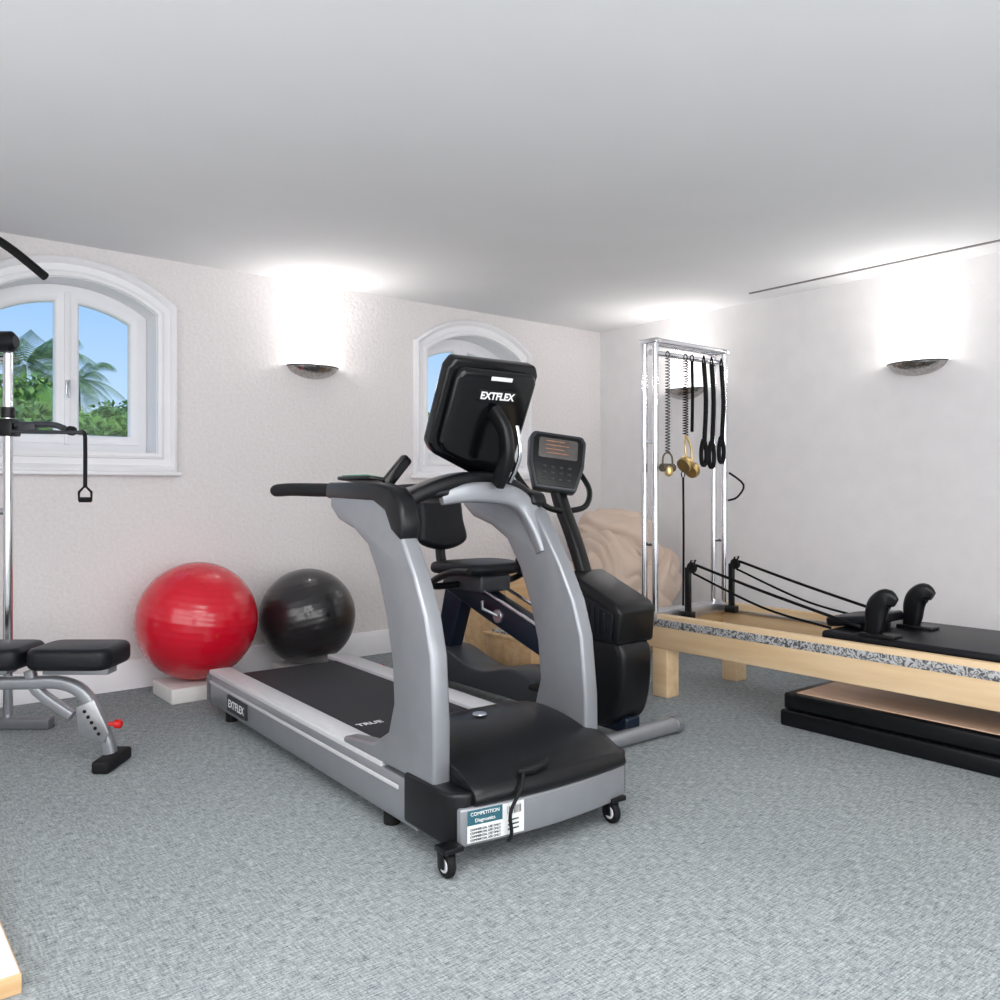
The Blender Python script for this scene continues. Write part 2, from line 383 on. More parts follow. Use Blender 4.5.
# ------------------------------------------------------------------ sconces
def sconce(loc,rz):
    lab='hammered silver half-bowl uplight sconce on the %s wall'%('textured' if rz==0 else 'smooth white')
    e=empty('wall_sconce',loc,lab,'wall lamp',rz,'wall uplight sconces')
    g=G(); t=bmesh.new(); nu,nv=28,10; ro=[];
    for lay,s_ in ((0,1),(1,.955)):
        rg=[]
        for j in range(nv+1):
            th=math.pi/2*j/nv; row=[]
            for i in range(nu+1):
                ph=math.pi*i/nu
                row.append(t.verts.new((.17*s_*math.cos(ph)*math.cos(th),-.125*s_*math.sin(ph)*math.cos(th)-.002,-.075*s_*math.sin(th)**1.2)))
            rg.append(row)
        for j in range(nv):
            for i in range(nu): t.faces.new((rg[j][i],rg[j][i+1],rg[j+1][i+1],rg[j+1][i]))
        ro.append(rg)
    for i in range(nu): t.faces.new((ro[0][0][i],ro[1][0][i],ro[1][0][i+1],ro[0][0][i+1]))
    bmesh.ops.remove_doubles(t,verts=t.verts,dist=1e-5)
    g.merge(t); g.out('lamp_shade',m_hsil,e)
    g=G(); g.tube([(.17*math.cos(math.pi*k/24),-.125*math.sin(math.pi*k/24)-.003,.0) for k in range(25)],.0045,seg=8); g.out('shade_rim',m_dgry,e)
    g=G(); g.box((-.06,-.012,-.05),(.06,-.001,.0),.003); g.out('back_plate',m_chr,e)
    g=G(); g.cyl((0,-.055,-.028),.008,.13,'X',16,.003); g.out('bulb',m_bulb,e)
    ld=bpy.data.lights.new('sconce_light','POINT'); ld.energy=3.2; ld.shadow_soft_size=.05; ld.color=(1,.96,.92)
    lo=bpy.data.objects.new('sconce_light',ld); C.objects.link(lo); lo.parent=e; lo.location=(0,-.105,.05)
    ld=bpy.data.lights.new('sconce_beam','SPOT'); ld.energy=11; ld.shadow_soft_size=.06; ld.color=(1,.97,.93); ld.spot_size=R(165); ld.spot_blend=1
    lo=bpy.data.objects.new('sconce_beam',ld); C.objects.link(lo); lo.parent=e; lo.location=(0,-.12,.04); lo.rotation_euler=(R(200),0,0)
sconce((2.417,YB,1.88),0)
sconce((XR,2.298,1.85),R(-90))
sconce((XR,4.0,1.85),R(-90))
sconce((XR,0.2,1.85),R(-90))  # extra sconce added out of view for more room light

# ------------------------------------------------------------------ balls
def ball(name,c,r,mat,lab,tilt):
    g=G(); prof=[]; n=150
    for i in range(n+1):
        a=-math.pi/2+math.pi*i/n
        band=abs(math.sin(a))<.75
        rr_=r*(1+(.0013*math.sin(a*r*170) if band else 0))
        prof.append((max(0,rr_*math.cos(a)) if 0<i<n else 0,rr_*math.sin(a)))
    g.lathe(prof,72)
    ob=g.out(name,mat,loc=c,rot=tilt,label=lab,category='exercise ball',sharp=80)
    g=G(); g.lathe([(0,.002),(.01,.002),(.012,0),(.012,-.004)],20,mtx=Matrix.Rotation(R(90),4,'X')@Matrix.Translation((0,0,r*1.0)))
    g.out('valve_plug',m_rub if 'dark' in lab else m_redp,ob)
ball('exercise_ball',(1.572,4.56,.316+.077),.316,m_red,'large glossy red exercise ball resting on a white block',(R(8),R(6),0))
ball('exercise_ball',(2.235,4.59,.281+.070),.281,m_blackball,'dark charcoal exercise ball beside the red ball by the wall',(R(-8),R(-10),0))
g=G(); g.box((1.38,4.38,0),(1.73,4.70,.077),.006)
g.out('support_block',m_block,label='low white foam block under the red ball',category='block',group='foam blocks under the balls')
g=G(); g.box((2.08,4.45,0),(2.42,4.75,.070),.006)
g.out('support_block',m_block,label='low white foam block under the dark ball',category='block',group='foam blocks under the balls')

# ------------------------------------------------------------------ treadmill
T=empty('treadmill',(1.775,1.945,0),'grey and black commercial treadmill with large monitor, standing on carpet','treadmill',R(-1.9))
YE=2.17
g=G()
for sg in (-1,1):
    g.prism([(sg*.30,.05),(sg*.365,.05),(sg*.375,.09),(sg*.375,.17),(sg*.37,.195),(sg*.30,.195)],'Y',.2,YE-.02,.004)
g.box((-.3,.25,.06),(.3,YE-.06,.15),.004)
g.out('deck_frame',m_sil,T)
for sg in (-1,1):
    g=G()
    a,c=sorted((sg*.262,sg*.37)); g.box((a,.42,.19),(c,YE-.01,.214),.006)
    g.out('side_rail',m_lt,T,label='pale grey foot rail')
    g=G(); a,c=sorted((sg*.285,sg*.35)); g.box((a,.75,.213),(c,YE-.12,.216),.001); g.out('rail_tread',m_lt,T)
    g=G(); a,c=sorted((sg*.378,sg*.372)); g.box((a,.3,.155),(c,YE-.04,.168),.001); g.out('side_stripe',m_lt,T)
g=G(); g.box((-.262,.36,.165),(.262,YE-.12,.198),.002); g.cyl((0,YE-.12,.155),.043,.52,'X',32,.002)
g.out('running_belt',m_belt,T)
for sg in (-1,1):
    g=G(); g.prism(rrect(.10,.15,.02),'Y',YE-.06,YE+.015,.006,mtx=Matrix.Translation((sg*.325,0,.125))); g.out('end_cap',m_gry,T)
XLf,XRf=-.385,.345
for sx_ in (XLf,XRf):
    sg=-1 if sx_<0 else 1; i_=sx_-sg*.085
    pl=[(sx_,.255),(sx_,.04),(sx_-sg*.012,.0),(sx_-sg*.045,-.02),(i_,-.022),(i_-sg*.01,.05),(i_-sg*.01,.255)]
    g=G(); g.prism(pl,'Z',.07,.225,.012); g.out('corner_bumper',m_blk,T)
g=G(); g.box((-.33,.0,.075),(.30,.4,.2),.01); g.out('base_cover',m_blk,T)
B0,BW=-.36,.665
def bandy(x): 
    u=(x-B0)/BW; return -.026-.03*math.sin(math.pi*max(0,min(1,u)))
g=G()
pl=[(B0,.02)]+[(B0+BW*k/12,bandy(B0+BW*k/12)) for k in range(13)]+[(B0+BW,.02)]
g.prism(pl,'Z',.075,.185,.008)
g.out('front_band',m_sil,T)
g=G()
prof=[(-.03,.185),(-.04,.205),(-.02,.245),(.06,.29),(.18,.325),(.32,.34),(.42,.328),(.45,.285),(.46,.19)]
t=bmesh.new(); rings=[]; nx=16
for i in range(nx+1):
    u=-1+2*i/nx; x=-.01+.305*u; k=(1-abs(u)**4*.22)
    rings.append([t.verts.new((x,py-(.025*(1-u*u)) if j<9 else py,.185+(pz-.185)*k)) for j,(py,pz) in enumerate([tuple(v)[:2] for v in catmull([Vector((a,c,0)) for a,c in prof],4)])])
m_=len(rings[0])
for A,B in zip(rings,rings[1:]):
    for j in range(m_-1): t.faces.new((A[j],A[j+1],B[j+1],B[j]))
    t.faces.new((A[m_-1],A[0],B[0],B[m_-1]))
t.faces.new(rings[0]); t.faces.new(rings[-1][::-1])
g.merge(t,None,0,.006,2,50)
g.out('motor_hood',m_blk,T)
g=G(); g.lathe([(0,.004),(.022,.004),(.025,0)],28,mtx=Matrix.Translation((-.06,.30,.342))); g.out('hood_emblem',m_alu,T)
g=G(); g.tube([(-.155,-.035,.255),(-.12,-.05,.262),(-.07,-.05,.268),(-.04,-.035,.27)],.009,sub=4); g.out('hood_handle',m_rub,T)
DY=.05
colp=[(.045,.21),(.045,.40),(.06,.60),(.095,.72),(.16,.84),(.235,.95),(.29,1.03),(.40,1.072),(.74,1.08),(.745,1.04),(.68,.995),(.56,.965),(.46,.915),(.385,.81),(.33,.68),(.295,.55),(.285,.42),(.32,.32),(.42,.262),(.64,.232),(.64,.21)]
capL=[(.235,.935),(.22,.99),(.24,1.06),(.30,1.108),(.40,1.125),(.77,1.128),(.78,1.07),(.42,1.062),(.34,1.03),(.30,.97)]
capR=[(.28,1.05),(.30,1.09),(.40,1.11),(.77,1.12),(.78,1.07),(.42,1.062),(.34,1.03)]
colp=[(a+DY,b_) for a,b_ in colp]; capL=[(a+DY,b_) for a,b_ in capL]; capR=[(a+DY,b_) for a,b_ in capR]
CX={-1:(-.374,-.312),1:(.238,.300)}
for sg in (-1,1):
    a,c=CX[sg]
    g=G(); g.prism(colp,'X',a,c,.014,seg=3,ang=50); o=g.out('upright',m_sil,T,sharp=50)
    for v in o.data.vertices:
        k=max(0,(v.co.z-.3)/.8)
        if sg>0: v.co.x-=.03*k
    g=G(); g.prism(capL if sg<0 else capR,'X',a-.004,c+.004,.014,seg=3,ang=50); o=g.out('upright_cap',m_blk,T,sharp=50)
    if sg>0:
        for v in o.data.vertices: v.co.x-=.03
    x=(a+c)/2-(.03 if sg>0 else 0)
    g=G()
    g.tube([(x,.80,1.1),(x,.95,1.1),(x,1.20,1.102),(x,1.36,1.098),(x,1.39,1.096)],.026,seg=18,sub=4,scale=[.9,1,1,1,.7]); g.out('hand_grip',m_rub,T)
sec=rrect(.11,.05,.018,3)
g=G(); g.sweep([(-.30,.44,1.035),(-.25,.44,1.075),(-.13,.43,1.12),(-.01,.43,1.14),(.10,.43,1.13),(.19,.43,1.10),(.25,.42,1.05)],sec,up=(0,0,1),sub=5); g.out('cross_brace',m_blk,T)
g=G(); g.sweep([(-.15,.40,1.07),(-.06,.39,1.09),(.05,.385,1.09),(.14,.38,1.075),(.20,.37,1.03),(.23,.34,.955),(.24,.31,.88)],rrect(.075,.05,.015,3),up=(0,1,0),sub=5,scale=[.6,.9,1,1,1,1,.9]); g.out('arch_trim',m_sil,T)
g=G(); g.prism([(-.17,0),(.17,0),(.15,.06),(-.15,.06)],'Y',.38,.62,.015,mtx=Matrix.Translation((-.02,0,1.115))@Matrix.Rotation(R(-6),4,'X')); g.out('console_tray',m_blk,T)
# monitor
mm=Matrix.Translation((0.01,.40,1.36))@Matrix.Rotation(R(24),4,'X')
g=G(); out_=[(-.165,-.14),(-.19,-.105),(-.185,.17),(-.165,.205),(.18,.205),(.20,.17),(.19,-.17),(.165,-.215),(.02,-.215)]
g.prism(out_,'Y',-.02,.035,.012,mtx=mm,ang=20)
g.prism([(a*.88,c*.88) for a,c in out_],'Y',-.055,-.015,.02,mtx=mm,ang=20)
mon=g.out('monitor',m_blkg,T,sharp=45)
g=G(); g.prism(rrect(.32,.27,.01),'Y',.034,.039,.001,mtx=mm@Matrix.Translation((.005,0,.03))); g.out('screen',m_scr,mon)
g=G(); g.box((-.07,-.0575,.072),(.095,-.055,.115),.001,mtx=mm); g.out('logo_plate',m_blk,mon)
tm=mm@basis((1,0,0),(0,0,1),(0,-1,0),(.012,-.0585,.093))
text('lettering','EXTFLEX',.036,tm,m_txtw,mon,sx=1.0,bold=.03)
g=G(); g.box((-.03,-.0575,.148),(.06,-.0545,.162),.001,mtx=mm); g.out('serial_label',m_lbl,mon)
g=G(); g.sweep([(.045,.34,1.12),(.045,.29,1.2),(.035,.285,1.30),(.02,.33,1.375)],rrect(.055,.035,.01,3),up=(1,0,0),sub=4)
g.out('monitor_neck',m_blk,T)
g=G(); g.tube([(.085,.32,1.13),(.085,.262,1.22),(.08,.275,1.32)],.008,sub=4); g.out('neck_tube',m_chr,T)
g=G(); g.prism(rrect(.11,.26,.02),'Z',0,.012,.003,mtx=Matrix.Translation((-.31,.64,1.13))@Matrix.Rotation(R(8),4,'Y')); g.out('side_tray',m_blk,T)
g=G(); g.box((-.035,-.09,.013),(.035,.10,.017),.001,mtx=Matrix.Translation((-.31,.66,1.132))@Matrix.Rotation(R(8),4,'Y')); g.out('control_pad',m_green,T)
g=G(); g.prism(rrect(.04,.13,.012),'Y',-.012,.012,.003,mtx=Matrix.Translation((-.255,.52,1.165))@Matrix.Rotation(R(42),4,'Y')); g.out('control_stick',m_blkg,T)
# casters
for x,y in ((-.40,-.015),(.25,-.015)):
    g=G(); g.cyl((x,y,.037),.037,.024,'X',28,.006); cast=g.out('caster',m_rub,T)
    g=G(); g.cyl((x,y,.037),.022,.028,'X',24,.003); g.out('hub',m_lt,cast)
    g=G(); g.box((x-.024,y-.03,.074),(x+.04,y+.03,.09),.003); g.sweep([(x-.02,y,.03),(x-.02,y+.005,.085)],rrect(.03,.005,.002,2),up=(1,0,0)); g.sweep([(x+.02,y,.03),(x+.02,y+.005,.085)],rrect(.03,.005,.002,2),up=(1,0,0)); g.out('fork',m_blk,cast)
for sg in (-1,1):
    for y in (.42,1.95):
        g=G(); g.cyl((sg*.33,y,.025),.028,.05,'Z'); g.out('foot',m_rub,T)
def plate(g,x0,x1,z0,z1,mi,off=.0015,n=8):
    t=bmesh.new(); A=[];B=[]
    for k in range(n+1):
        x=x0+(x1-x0)*k/n; y=bandy(x)-off; A.append(t.verts.new((x,y,z0))); B.append(t.verts.new((x,y,z1)))
    for k in range(n): t.faces.new((A[k],A[k+1],B[k+1],B[k]))
    g.merge(t,None,mi)
g=G(); plate(g,-.34,-.15,.085,.178,0); g.out('sticker',m_lbl,T)
g=G(); plate(g,-.34,-.225,.135,.178,0,.0022); g.out('sticker_header',m_teal,T)
def lt(x,z,off=.0028):
    return Matrix.Translation((x,bandy(x)-off,z))@Matrix.Rotation(math.atan2(bandy(x+.01)-bandy(x-.01),.02),4,'Z')@basis((1,0,0),(0,0,1),(0,-1,0),(0,0,0))
text('lettering','COMPETITION',.0145,lt(-.283,.166),m_txtw,T,bold=0)
text('lettering','Diagnostics',.0145,lt(-.283,.147),m_txtw,T,bold=0)
for i,zz in enumerate((.122,.112,.102,.092)): text('lettering','COMMERCIAL USE ONLY',.009,lt(-.282,zz),m_txtd,T,bold=0)
g=G()
for k in range(9):
    x=-.208+k*.0055; g.box((x,bandy(x)-.0035,.145),(x+(.0022 if k%3 else .001),bandy(x)-.0025,.168),0)
for k in range(3): g.box((-.208,bandy(-.19)-.0035,.125-.013*k),(-.165,bandy(-.19)-.002,.129-.013*k),0)
o=g.out('barcode',m_txtd,T)
g=G(); g.box((-.384,1.62,.08),(-.374,1.86,.15),.001); g.out('side_badge',m_txtd,T)
text('lettering','EXTFLEX',.05,basis((0,-1,0),(0,0,1),(-1,0,0),(-.3855,1.74,.115)),m_txtw,T)
text('lettering','TRUE',.045,basis((1,0,0),(0,1,0),(0,0,1),(-.165,.88,.1995)),m_txtw,T)
g=G(); g.tube([(-.15,-.05,.255),(-.175,-.07,.22),(-.215,-.072,.16),(-.21,-.07,.10),(-.20,-.045,.065)],.0055,sub=5); g.out('power_cord',m_rub,T)

# ------------------------------------------------------------------ recumbent bike
K=empty('exercise_bike',(2.72,2.45,0),'black seated exercise bike with backrest behind the treadmill','exercise bike',0)
g=G(); g.cyl((0,0,.04),.034,.54,'X'); g.out('front_stabilizer',m_sil,K)
for sg in (-1,1):
    g=G(); g.cyl((sg*.28,0,.04),.038,.05,'X',28,.008); g.out('stabilizer_cap',m_gry,K)
g=G(); g.cyl((0,1.5,.04),.034,.5,'X'); g.out('rear_stabilizer',m_blk,K)
g=G(); g.box((-.045,0,.05),(.045,1.5,.12),.012)
g.prism([(.42,.26),(.46,.40),(1.35,.68),(1.37,.56),(1.0,.44)],'X',-.055,.055,.012)
g.prism([(1.36,.1),(1.48,.1),(1.34,.6),(1.18,.56)],'X',-.045,.045,.01)
g.out('bike_frame',m_navy,K)
g=G(); g.prism(sp([(.5,.09),(.5,.17),(.72,.22),(1.0,.17),(1.3,.24),(1.45,.2),(1.45,.09),(1.0,.07)],4),'X',-.10,.10,.015,ang=50); g.out('base_fairing',m_dgry,K,sharp=50)
for sg in (-1,1):
    g=G(); g.tube([(sg*.075,.5,.44),(sg*.075,1.3,.69)],.009); g.out('slide_rod',m_chr,K)
g=G(); g.cyl((-.055,.86,.46),.035,.03,'X',24); g.tube([(-.06,.86,.46),(-.13,.9,.5),(-.13,.9,.54)],.008); g.out('seat_lever',m_alu,K)
DS=.15
g=G(); shp=sp([(-.14,.46),(-.175,.33),(-.14,.14),(-.04,.07),(.12,.07),(.26,.14),(.31,.34),(.27,.54),(.1,.6)],5)
shp=[(a+DS,b_) for a,b_ in shp]
g.prism(shp,'X',-.10,.10,.03,ang=50,seg=3)
g.prism([(a+DS,b_) for a,b_ in [(-.165,.44),(-.18,.585),(-.15,.62),(.14,.735),(.20,.72),(.25,.56),(.20,.44)]],'X',-.12,.115,.018,ang=20)
g.out('drive_shroud',m_blk,K,sharp=50)
g=G(); g.prism([(a+DS,b_) for a,b_ in [(-.135,.455),(-.15,.575),(.12,.685),(.17,.52),(.15,.455)]],'X',-.132,-.118,.006,ang=20)
for k in range(7): 
    y=DS-.11+k*.033; g.box((-.139,y,.485),(-.13,y+.013,.575+k*.011),.002)
g.out('side_panel',m_blks,K,label='ribbed dark side panel')
g=G(); g.cyl((-.11,.36,.30),.10,.02,'X',40,.006); g.out('crank_disc',m_dgry,K)
for sg in (-1,1):
    g=G(); dz=sg*.12
    g.sweep([(sg*.125,.40,.33),(sg*.14,.40+sg*.08,.33+dz)],rrect(.03,.015,.005,2),up=(1,0,0)); cr=g.out('crank_arm',m_alu,K)
    g=G(); a,c=sorted((sg*.15,sg*.26)); g.box((a,.37+sg*.08,.32+dz),(c,.48+sg*.08,.345+dz),.008); g.tube([(a,.38+sg*.08,.34+dz),((a+c)/2,.38+sg*.08,.40+dz),(c,.38+sg*.08,.34+dz)],.012,sub=5); g.out('pedal',m_rub,K)
g=G(); g.sweep([(0,.28,.66),(0,.36,.85),(0,.45,1.02),(0,.49,1.12)],rrect(.06,.07,.02,3),up=(1,0,0),sub=4); g.out('mast',m_blk,K)
cm=Matrix.Translation((-.01,.48,1.235))@Matrix.Rotation(R(-28),4,'Z')@Matrix.Rotation(R(-18),4,'X')@Matrix.Rotation(R(8),4,'Y')
g=G(); co=[(-.10,-.15),(.10,-.15),(.135,-.02),(.14,.11),(.12,.14),(-.12,.14),(-.14,.11),(-.135,-.02)]
g.prism(co,'Y',-.02,.045,.014,mtx=cm,ang=20); con=g.out('bike_console',m_dgry,K,sharp=45)
g=G(); g.prism([(a*.88,c*.88) for a,c in co],'Y',-.024,-.018,.002,mtx=cm,ang=20); g.out('console_face',m_blk,con)
g=G(); g.prism(rrect(.19,.10,.012),'Y',-.027,-.023,.001,mtx=cm@Matrix.Translation((0,0,.055))); g.out('display',m_scr,con)
g=G()
for k in range(4): g.box((-.06,-.0285,.028+k*.02),(.05-.02*(k%2),-.0265,.032+k*.02),0,mtx=cm)
g.out('display_readout',m_amber,con)
g=G()
for r_ in range(3):
    for k in range(4): g.box((-.07+k*.04,-.03,-.105+r_*.03),(-.052+k*.04,-.023,-.094+r_*.03),.002,mtx=cm)
g.out('console_buttons',m_dgry,con)
g=G()
for sg in (-1,1):
    g.tube([(0,.43,1.0),(sg*.12,.42,1.02),(sg*.2,.47,1.10),(sg*.21,.56,1.2),(sg*.19,.60,1.27)],.014,sub=5)
hb=g.out('handlebar',m_blk,K)
for sg in (-1,1):
    g=G(); g.tube([(sg*.21,.555,1.195),(sg*.2,.59,1.24),(sg*.19,.60,1.275)],.019,sub=4); g.out('grip',m_rub,hb)
g=G(); g.prism(sp([(-.2,.16),(0,.2),(.2,.16),(.23,0),(.15,-.17),(0,-.2),(-.15,-.17),(-.23,0)],5),'Z',.66,.72,.026,mtx=Matrix.Translation((0,1.1,0)),ang=60); g.out('seat',m_blks,K,sharp=60)
g=G(); g.box((-.10,.95,.57),(.10,1.3,.66),.015); g.out('seat_carriage',m_dgry,K)
bmx=Matrix.Translation((-.04,1.40,.93))@Matrix.Rotation(R(-10),4,'X')
g=G(); g.prism(sp([(-.13,.13),(0,.165),(.13,.13),(.145,0),(.15,-.12),(0,-.165),(-.15,-.12),(-.145,0)],5),'Y',-.035,.03,.028,mtx=bmx,ang=60); g.out('backrest',m_blks,K,sharp=60)
g=G(); g.sweep([(0,1.28,.6),(0,1.44,.68),(0,1.47,.92)],rrect(.07,.03,.01,3),up=(1,0,0),sub=5); g.out('backrest_post',m_blk,K)
for sg in (-1,1):
    g=G(); g.tube([(sg*.08,1.15,.6),(sg*.25,1.15,.6),(sg*.3,1.08,.64),(sg*.3,.93,.69),(sg*.29,.80,.70)],.018,sub=5)
    g.out('side_handle',m_blk,K)
g=G(); g.cyl((.17,.93,.70),.045,.08); g.lathe([(0,-.1),(.032,-.1),(.035,-.09),(.035,.06),(.02,.09),(.02,.11),(0,.11)],24,mtx=Matrix.Translation((.17,.93,.80))); g.out('bottle_holder',m_blk,K)

# ------------------------------------------------------------------ boxes, blanket, cord
def woodbox(name,lo,hi,lab):
    e=empty(name,(lo[0],lo[1],0),lab,'wooden box')
    d=[hi[i]-lo[i] for i in range(2)]; h=hi[2]
    for a,c,nm in (((0,0,0),(d[0],.02,h-.02),'panel'),((0,d[1]-.02,0),(d[0],d[1],h-.02),'panel'),((0,.02,0),(.02,d[1]-.02,h-.02),'panel'),((d[0]-.02,.02,0),(d[0],d[1]-.02,h-.02),'panel'),((-.008,-.008,h-.02),(d[0]+.008,d[1]+.008,h),'lid')):
        G().box(a,c,.003).out(nm,m_woodx,e)
woodbox('wooden_box',(3.40,4.15,0),(3.74,4.6,.57),'tall light wood storage box against the wall')
woodbox('step_box',(3.09,3.55,0),(3.5,3.98,.25),'low light wood step box beside the exercise bike')
g=G(); g.tube([(3.17,3.62,.259),(3.24,3.59,.259),(3.30,3.64,.259),(3.24,3.70,.259),(3.17,3.67,.275),(3.20,3.60,.277),(3.33,3.61,.262),(3.40,3.70,.259)],.008,sub=6); g.out('resistance_cord',m_redp,label='red resistance cord coiled on the wooden step box',category='cord')
g=G(); g.tube([(1.75,4.40,.012),(1.9,4.30,.012),(2.1,4.34,.012),(2.3,4.31,.012),(2.5,4.38,.012),(2.7,4.5,.012)],.01,sub=6); g.out('resistance_cord',m_redp,label='red resistance cord lying on carpet by the balls',category='cord')
G().box((3.12,3.76,.2505),(3.36,3.94,.266),.001).out('magazine',m_print,label='printed black and white magazine lying on the step box',category='magazine')
g=G(); g.lathe([(0,0),(.032,0),(.034,.01),(.034,.15),(.018,.19),(.018,.215),(0,.215)],24,mtx=Matrix.Translation((3.43,3.86,.25))); g.out('water_bottle',m_blk,label='black water bottle standing on the step box',category='bottle')
g=G(); g.prism(rrect(.34,.26,.02),'Z',0,.10,.008,mtx=Matrix.Translation((3.20,3.10,0)))
g.out('equipment_case',m_dgry,label='low dark grey case lying on carpet beside the bike',category='case')
G().box((3.08,3.02,.101),(3.30,3.18,.104),0).out('printed_sheet',m_print,label='printed paper sheet lying on the dark case',category='paper')
g=G(); g.box((3.04,3.38,0),(3.42,3.46,.03),.003); g.out('plank',m_woodx,label='short pale wooden plank lying on carpet',category='plank')
def clothlobe(g,c,rad,dirv,freq,amp,seed,sub=6):
    t=bmesh.new(); bmesh.ops.create_icosphere(t,subdivisions=sub,radius=1)
    sd=Vector((seed,seed*1.7,-seed)); dv=Vector(dirv).normalized()
    for v in t.verts:
        d=v.co.normalized()
        w=noise.noise(d*1.1+sd)*1.3
        f=d.dot(dv)*freq+w*freq*.5
        fold=(math.sin(f)*math.sin(f)+.002)**.42
        k=amp*fold*(.6+.6*noise.noise(d*1.6+sd*2))+.14*noise.noise(d*1.4+sd*4)
        p=Vector((d.x*rad[0],d.y*rad[1],d.z*rad[2]))*(1-amp*.4+k)+Vector(c)
        if p.z<.003: p.z=.003
        v.co=p
    g.merge(t)
g=G()
clothlobe(g,(0,0,.28),(.43,.40,.44),(.8,.3,1),7,.17,2.3)
clothlobe(g,(.05,.03,.71),(.33,.31,.26),(1,-.2,.9),7,.22,5.1)
clothlobe(g,(-.20,-.14,.50),(.26,.24,.30),(1,-.5,.9),7,.20,9.4)
clothlobe(g,(.20,-.12,.46),(.26,.26,.28),(1,-.6,-.7),6.5,.20,12.9)
g.out('blanket_pile',m_fab,loc=(4.30,4.08,0),label='rumpled beige fabric duvet piled up near the room corner',category='blanket',sharp=180)

# ------------------------------------------------------------------ reformer
P=empty('pilates_reformer',(3.45,0,0),'maple wood pilates reformer with black carriage and chrome tower','pilates reformer')
W=.72; Y0,Y1=.45,3.06
for x in (0,W-.045):
    g=G(); g.box((x,Y0,.26),(x+.045,Y1,.44),.006); r_=g.out('side_rail',m_wood,P)
    xx=x-.002 if x==0 else x+.043
    g=G(); g.box((xx,Y0+.02,.375),(xx+.004,Y1-.01,.415),.001); g.out('patterned_strip',m_strip,r_,label='black and silver scroll-patterned strip')
G().box((.045,Y1-.045,.26),(W-.045,Y1,.44),.005).out('end_board',m_woodx,P)
G().box((.045,Y0,.26),(W-.045,Y0+.045,.44),.005).out('end_board',m_woodx,P)
G().box((.045,2.3,.26),(W-.045,2.42,.30),.004).out('cross_slat',m_woodx,P)
for x in (0.005,W-.105):
    for y in (Y0+.02,2.88):
        g=G(); g.box((x,y,0),(x+.1,y+.1,.262),.006); g.out('leg',m_wood,P)
for x in (.045,W-.065):
    g=G(); g.box((x,Y0+.05,.39),(x+.02,Y1-.05,.405),.002); g.out('track',m_alu,P)
g=G(); g.box((.06,.50,.405),(W-.06,2.05,.43),.006); g.out('carriage_base',m_blk,P)
g=G(); g.box((.05,.55,.43),(W-.05,2.03,.468),.014); car=g.out('carriage_pad',m_blks,P)
g=G(); g.prism(rrect(.30,.24,.03),'Z',-.022,.022,.014,mtx=Matrix.Translation((W/2-.05,1.96,.505))@Matrix.Rotation(R(-8),4,'X')); g.box((W/2-.12,1.88,.465),(W/2+.04,2.02,.495),.005); g.out('headrest',m_blks,P)
for x in (.09,W-.28):
    g=G()
    arc=[(x,1.81,.475),(x,1.80,.52),(x,1.795,.57),(x,1.78,.61),(x,1.745,.635),(x,1.71,.62)]
    g.sweep(arc,rrect(.085,.05,.024,5),up=(1,0,0),sub=5,scale=[.85,1,1.1,1.1,1,.5]); g.box((x-.04,1.70,.465),(x+.045,1.86,.482),.005)
    g.out('shoulder_rest',m_blk,P,label='black padded shoulder rest')
for x in (.20,W-.13):
    g=G(); g.box((x-.012,2.88,.42),(x+.012,2.91,.68),.003); g.box((x-.02,2.86,.40),(x+.02,2.93,.44),.003)
    ri=g.out('pulley_riser',m_blk,P)
    g=G(); g.cyl((x,2.87,.68),.03,.022,'X',24,.004); g.tube([(x-.018,2.89,.66),(x-.018,2.86,.72),(x+.018,2.86,.72),(x+.018,2.89,.66)],.005); g.out('pulley',m_rub,ri)
    xe=.08 if x<.3 else W-.26
    g=G(); g.tube([(x,2.84,.695),(x*.6+xe*.4,2.4,.60),(xe,1.86,.50)],.0075,sub=6); g.out('pull_rope',m_rope,P)
    g=G(); g.tube([(x,2.86,.65),(x*.6+xe*.4,2.4,.52),(xe,2.0,.478)],.006,sub=6); g.out('pull_rope',m_rope,P)
xA,xB=.0,.605
TW=G().box((xA-.03,2.94,.40),(xB+.06,3.05,.452),.004).out('tower_frame',m_alu,P,label='chrome tower frame bolted on the end')
for x in (xA,xB):
    for y in (2.955,3.03):
        G().tube([(x,y,.44),(x,y,1.89)],.017,seg=20).out('tower_pole',m_chr,TW)
    G().box((x-.022,2.93,1.885),(x+.022,3.055,1.91),.004).out('top_bracket',m_chr,TW)
    for z in (.8,1.35): G().box((x-.008,2.955,z),(x+.008,3.03,z+.02),.003).out('pole_spacer',m_chr,TW)
for y,z in ((2.955,1.90),(3.03,1.90),(2.99,1.84)):
    G().tube([(xA,y,z),(xB,y,z)],.015,seg=20).out('cross_bar',m_chr,TW)
G().tube([(xB+.01,2.93,1.20),(xB+.05,2.86,1.13),(xB+.02,2.88,1.06),(xB,2.93,1.04)],.006,sub=4).out('hook',m_rub,TW)
def hang(name,x,y,z0,z1,mat,lab,cat,coil=0,r=.008):
    g=G(); pts=[]
    if coil:
        n=int((z1-z0)/coil)*8
        for i in range(n+1):
            a=2*math.pi*i/8; pts.append((x+r*math.cos(a),y+r*math.sin(a),z1-(z1-z0)*i/n))
        g.tube(pts,.003,seg=5)
    else: g.tube([(x,y,z1),(x+.004,y,(z0+z1)/2),(x,y,z0)],r,sub=5)
    g.tube([(x-.01,y,z1),(x-.014,y,z1+.02),(x,y,z1+.034),(x+.014,y,z1+.02),(x+.01,y,z1)],.003,sub=3)
    return g.out(name,mat,label=lab,category=cat)
yy=2.925
s1=hang('exercise_spring',3.515,yy,1.30,1.81,m_dgry,'long grey coil spring hanging from the tower bar','spring',.016,.012)
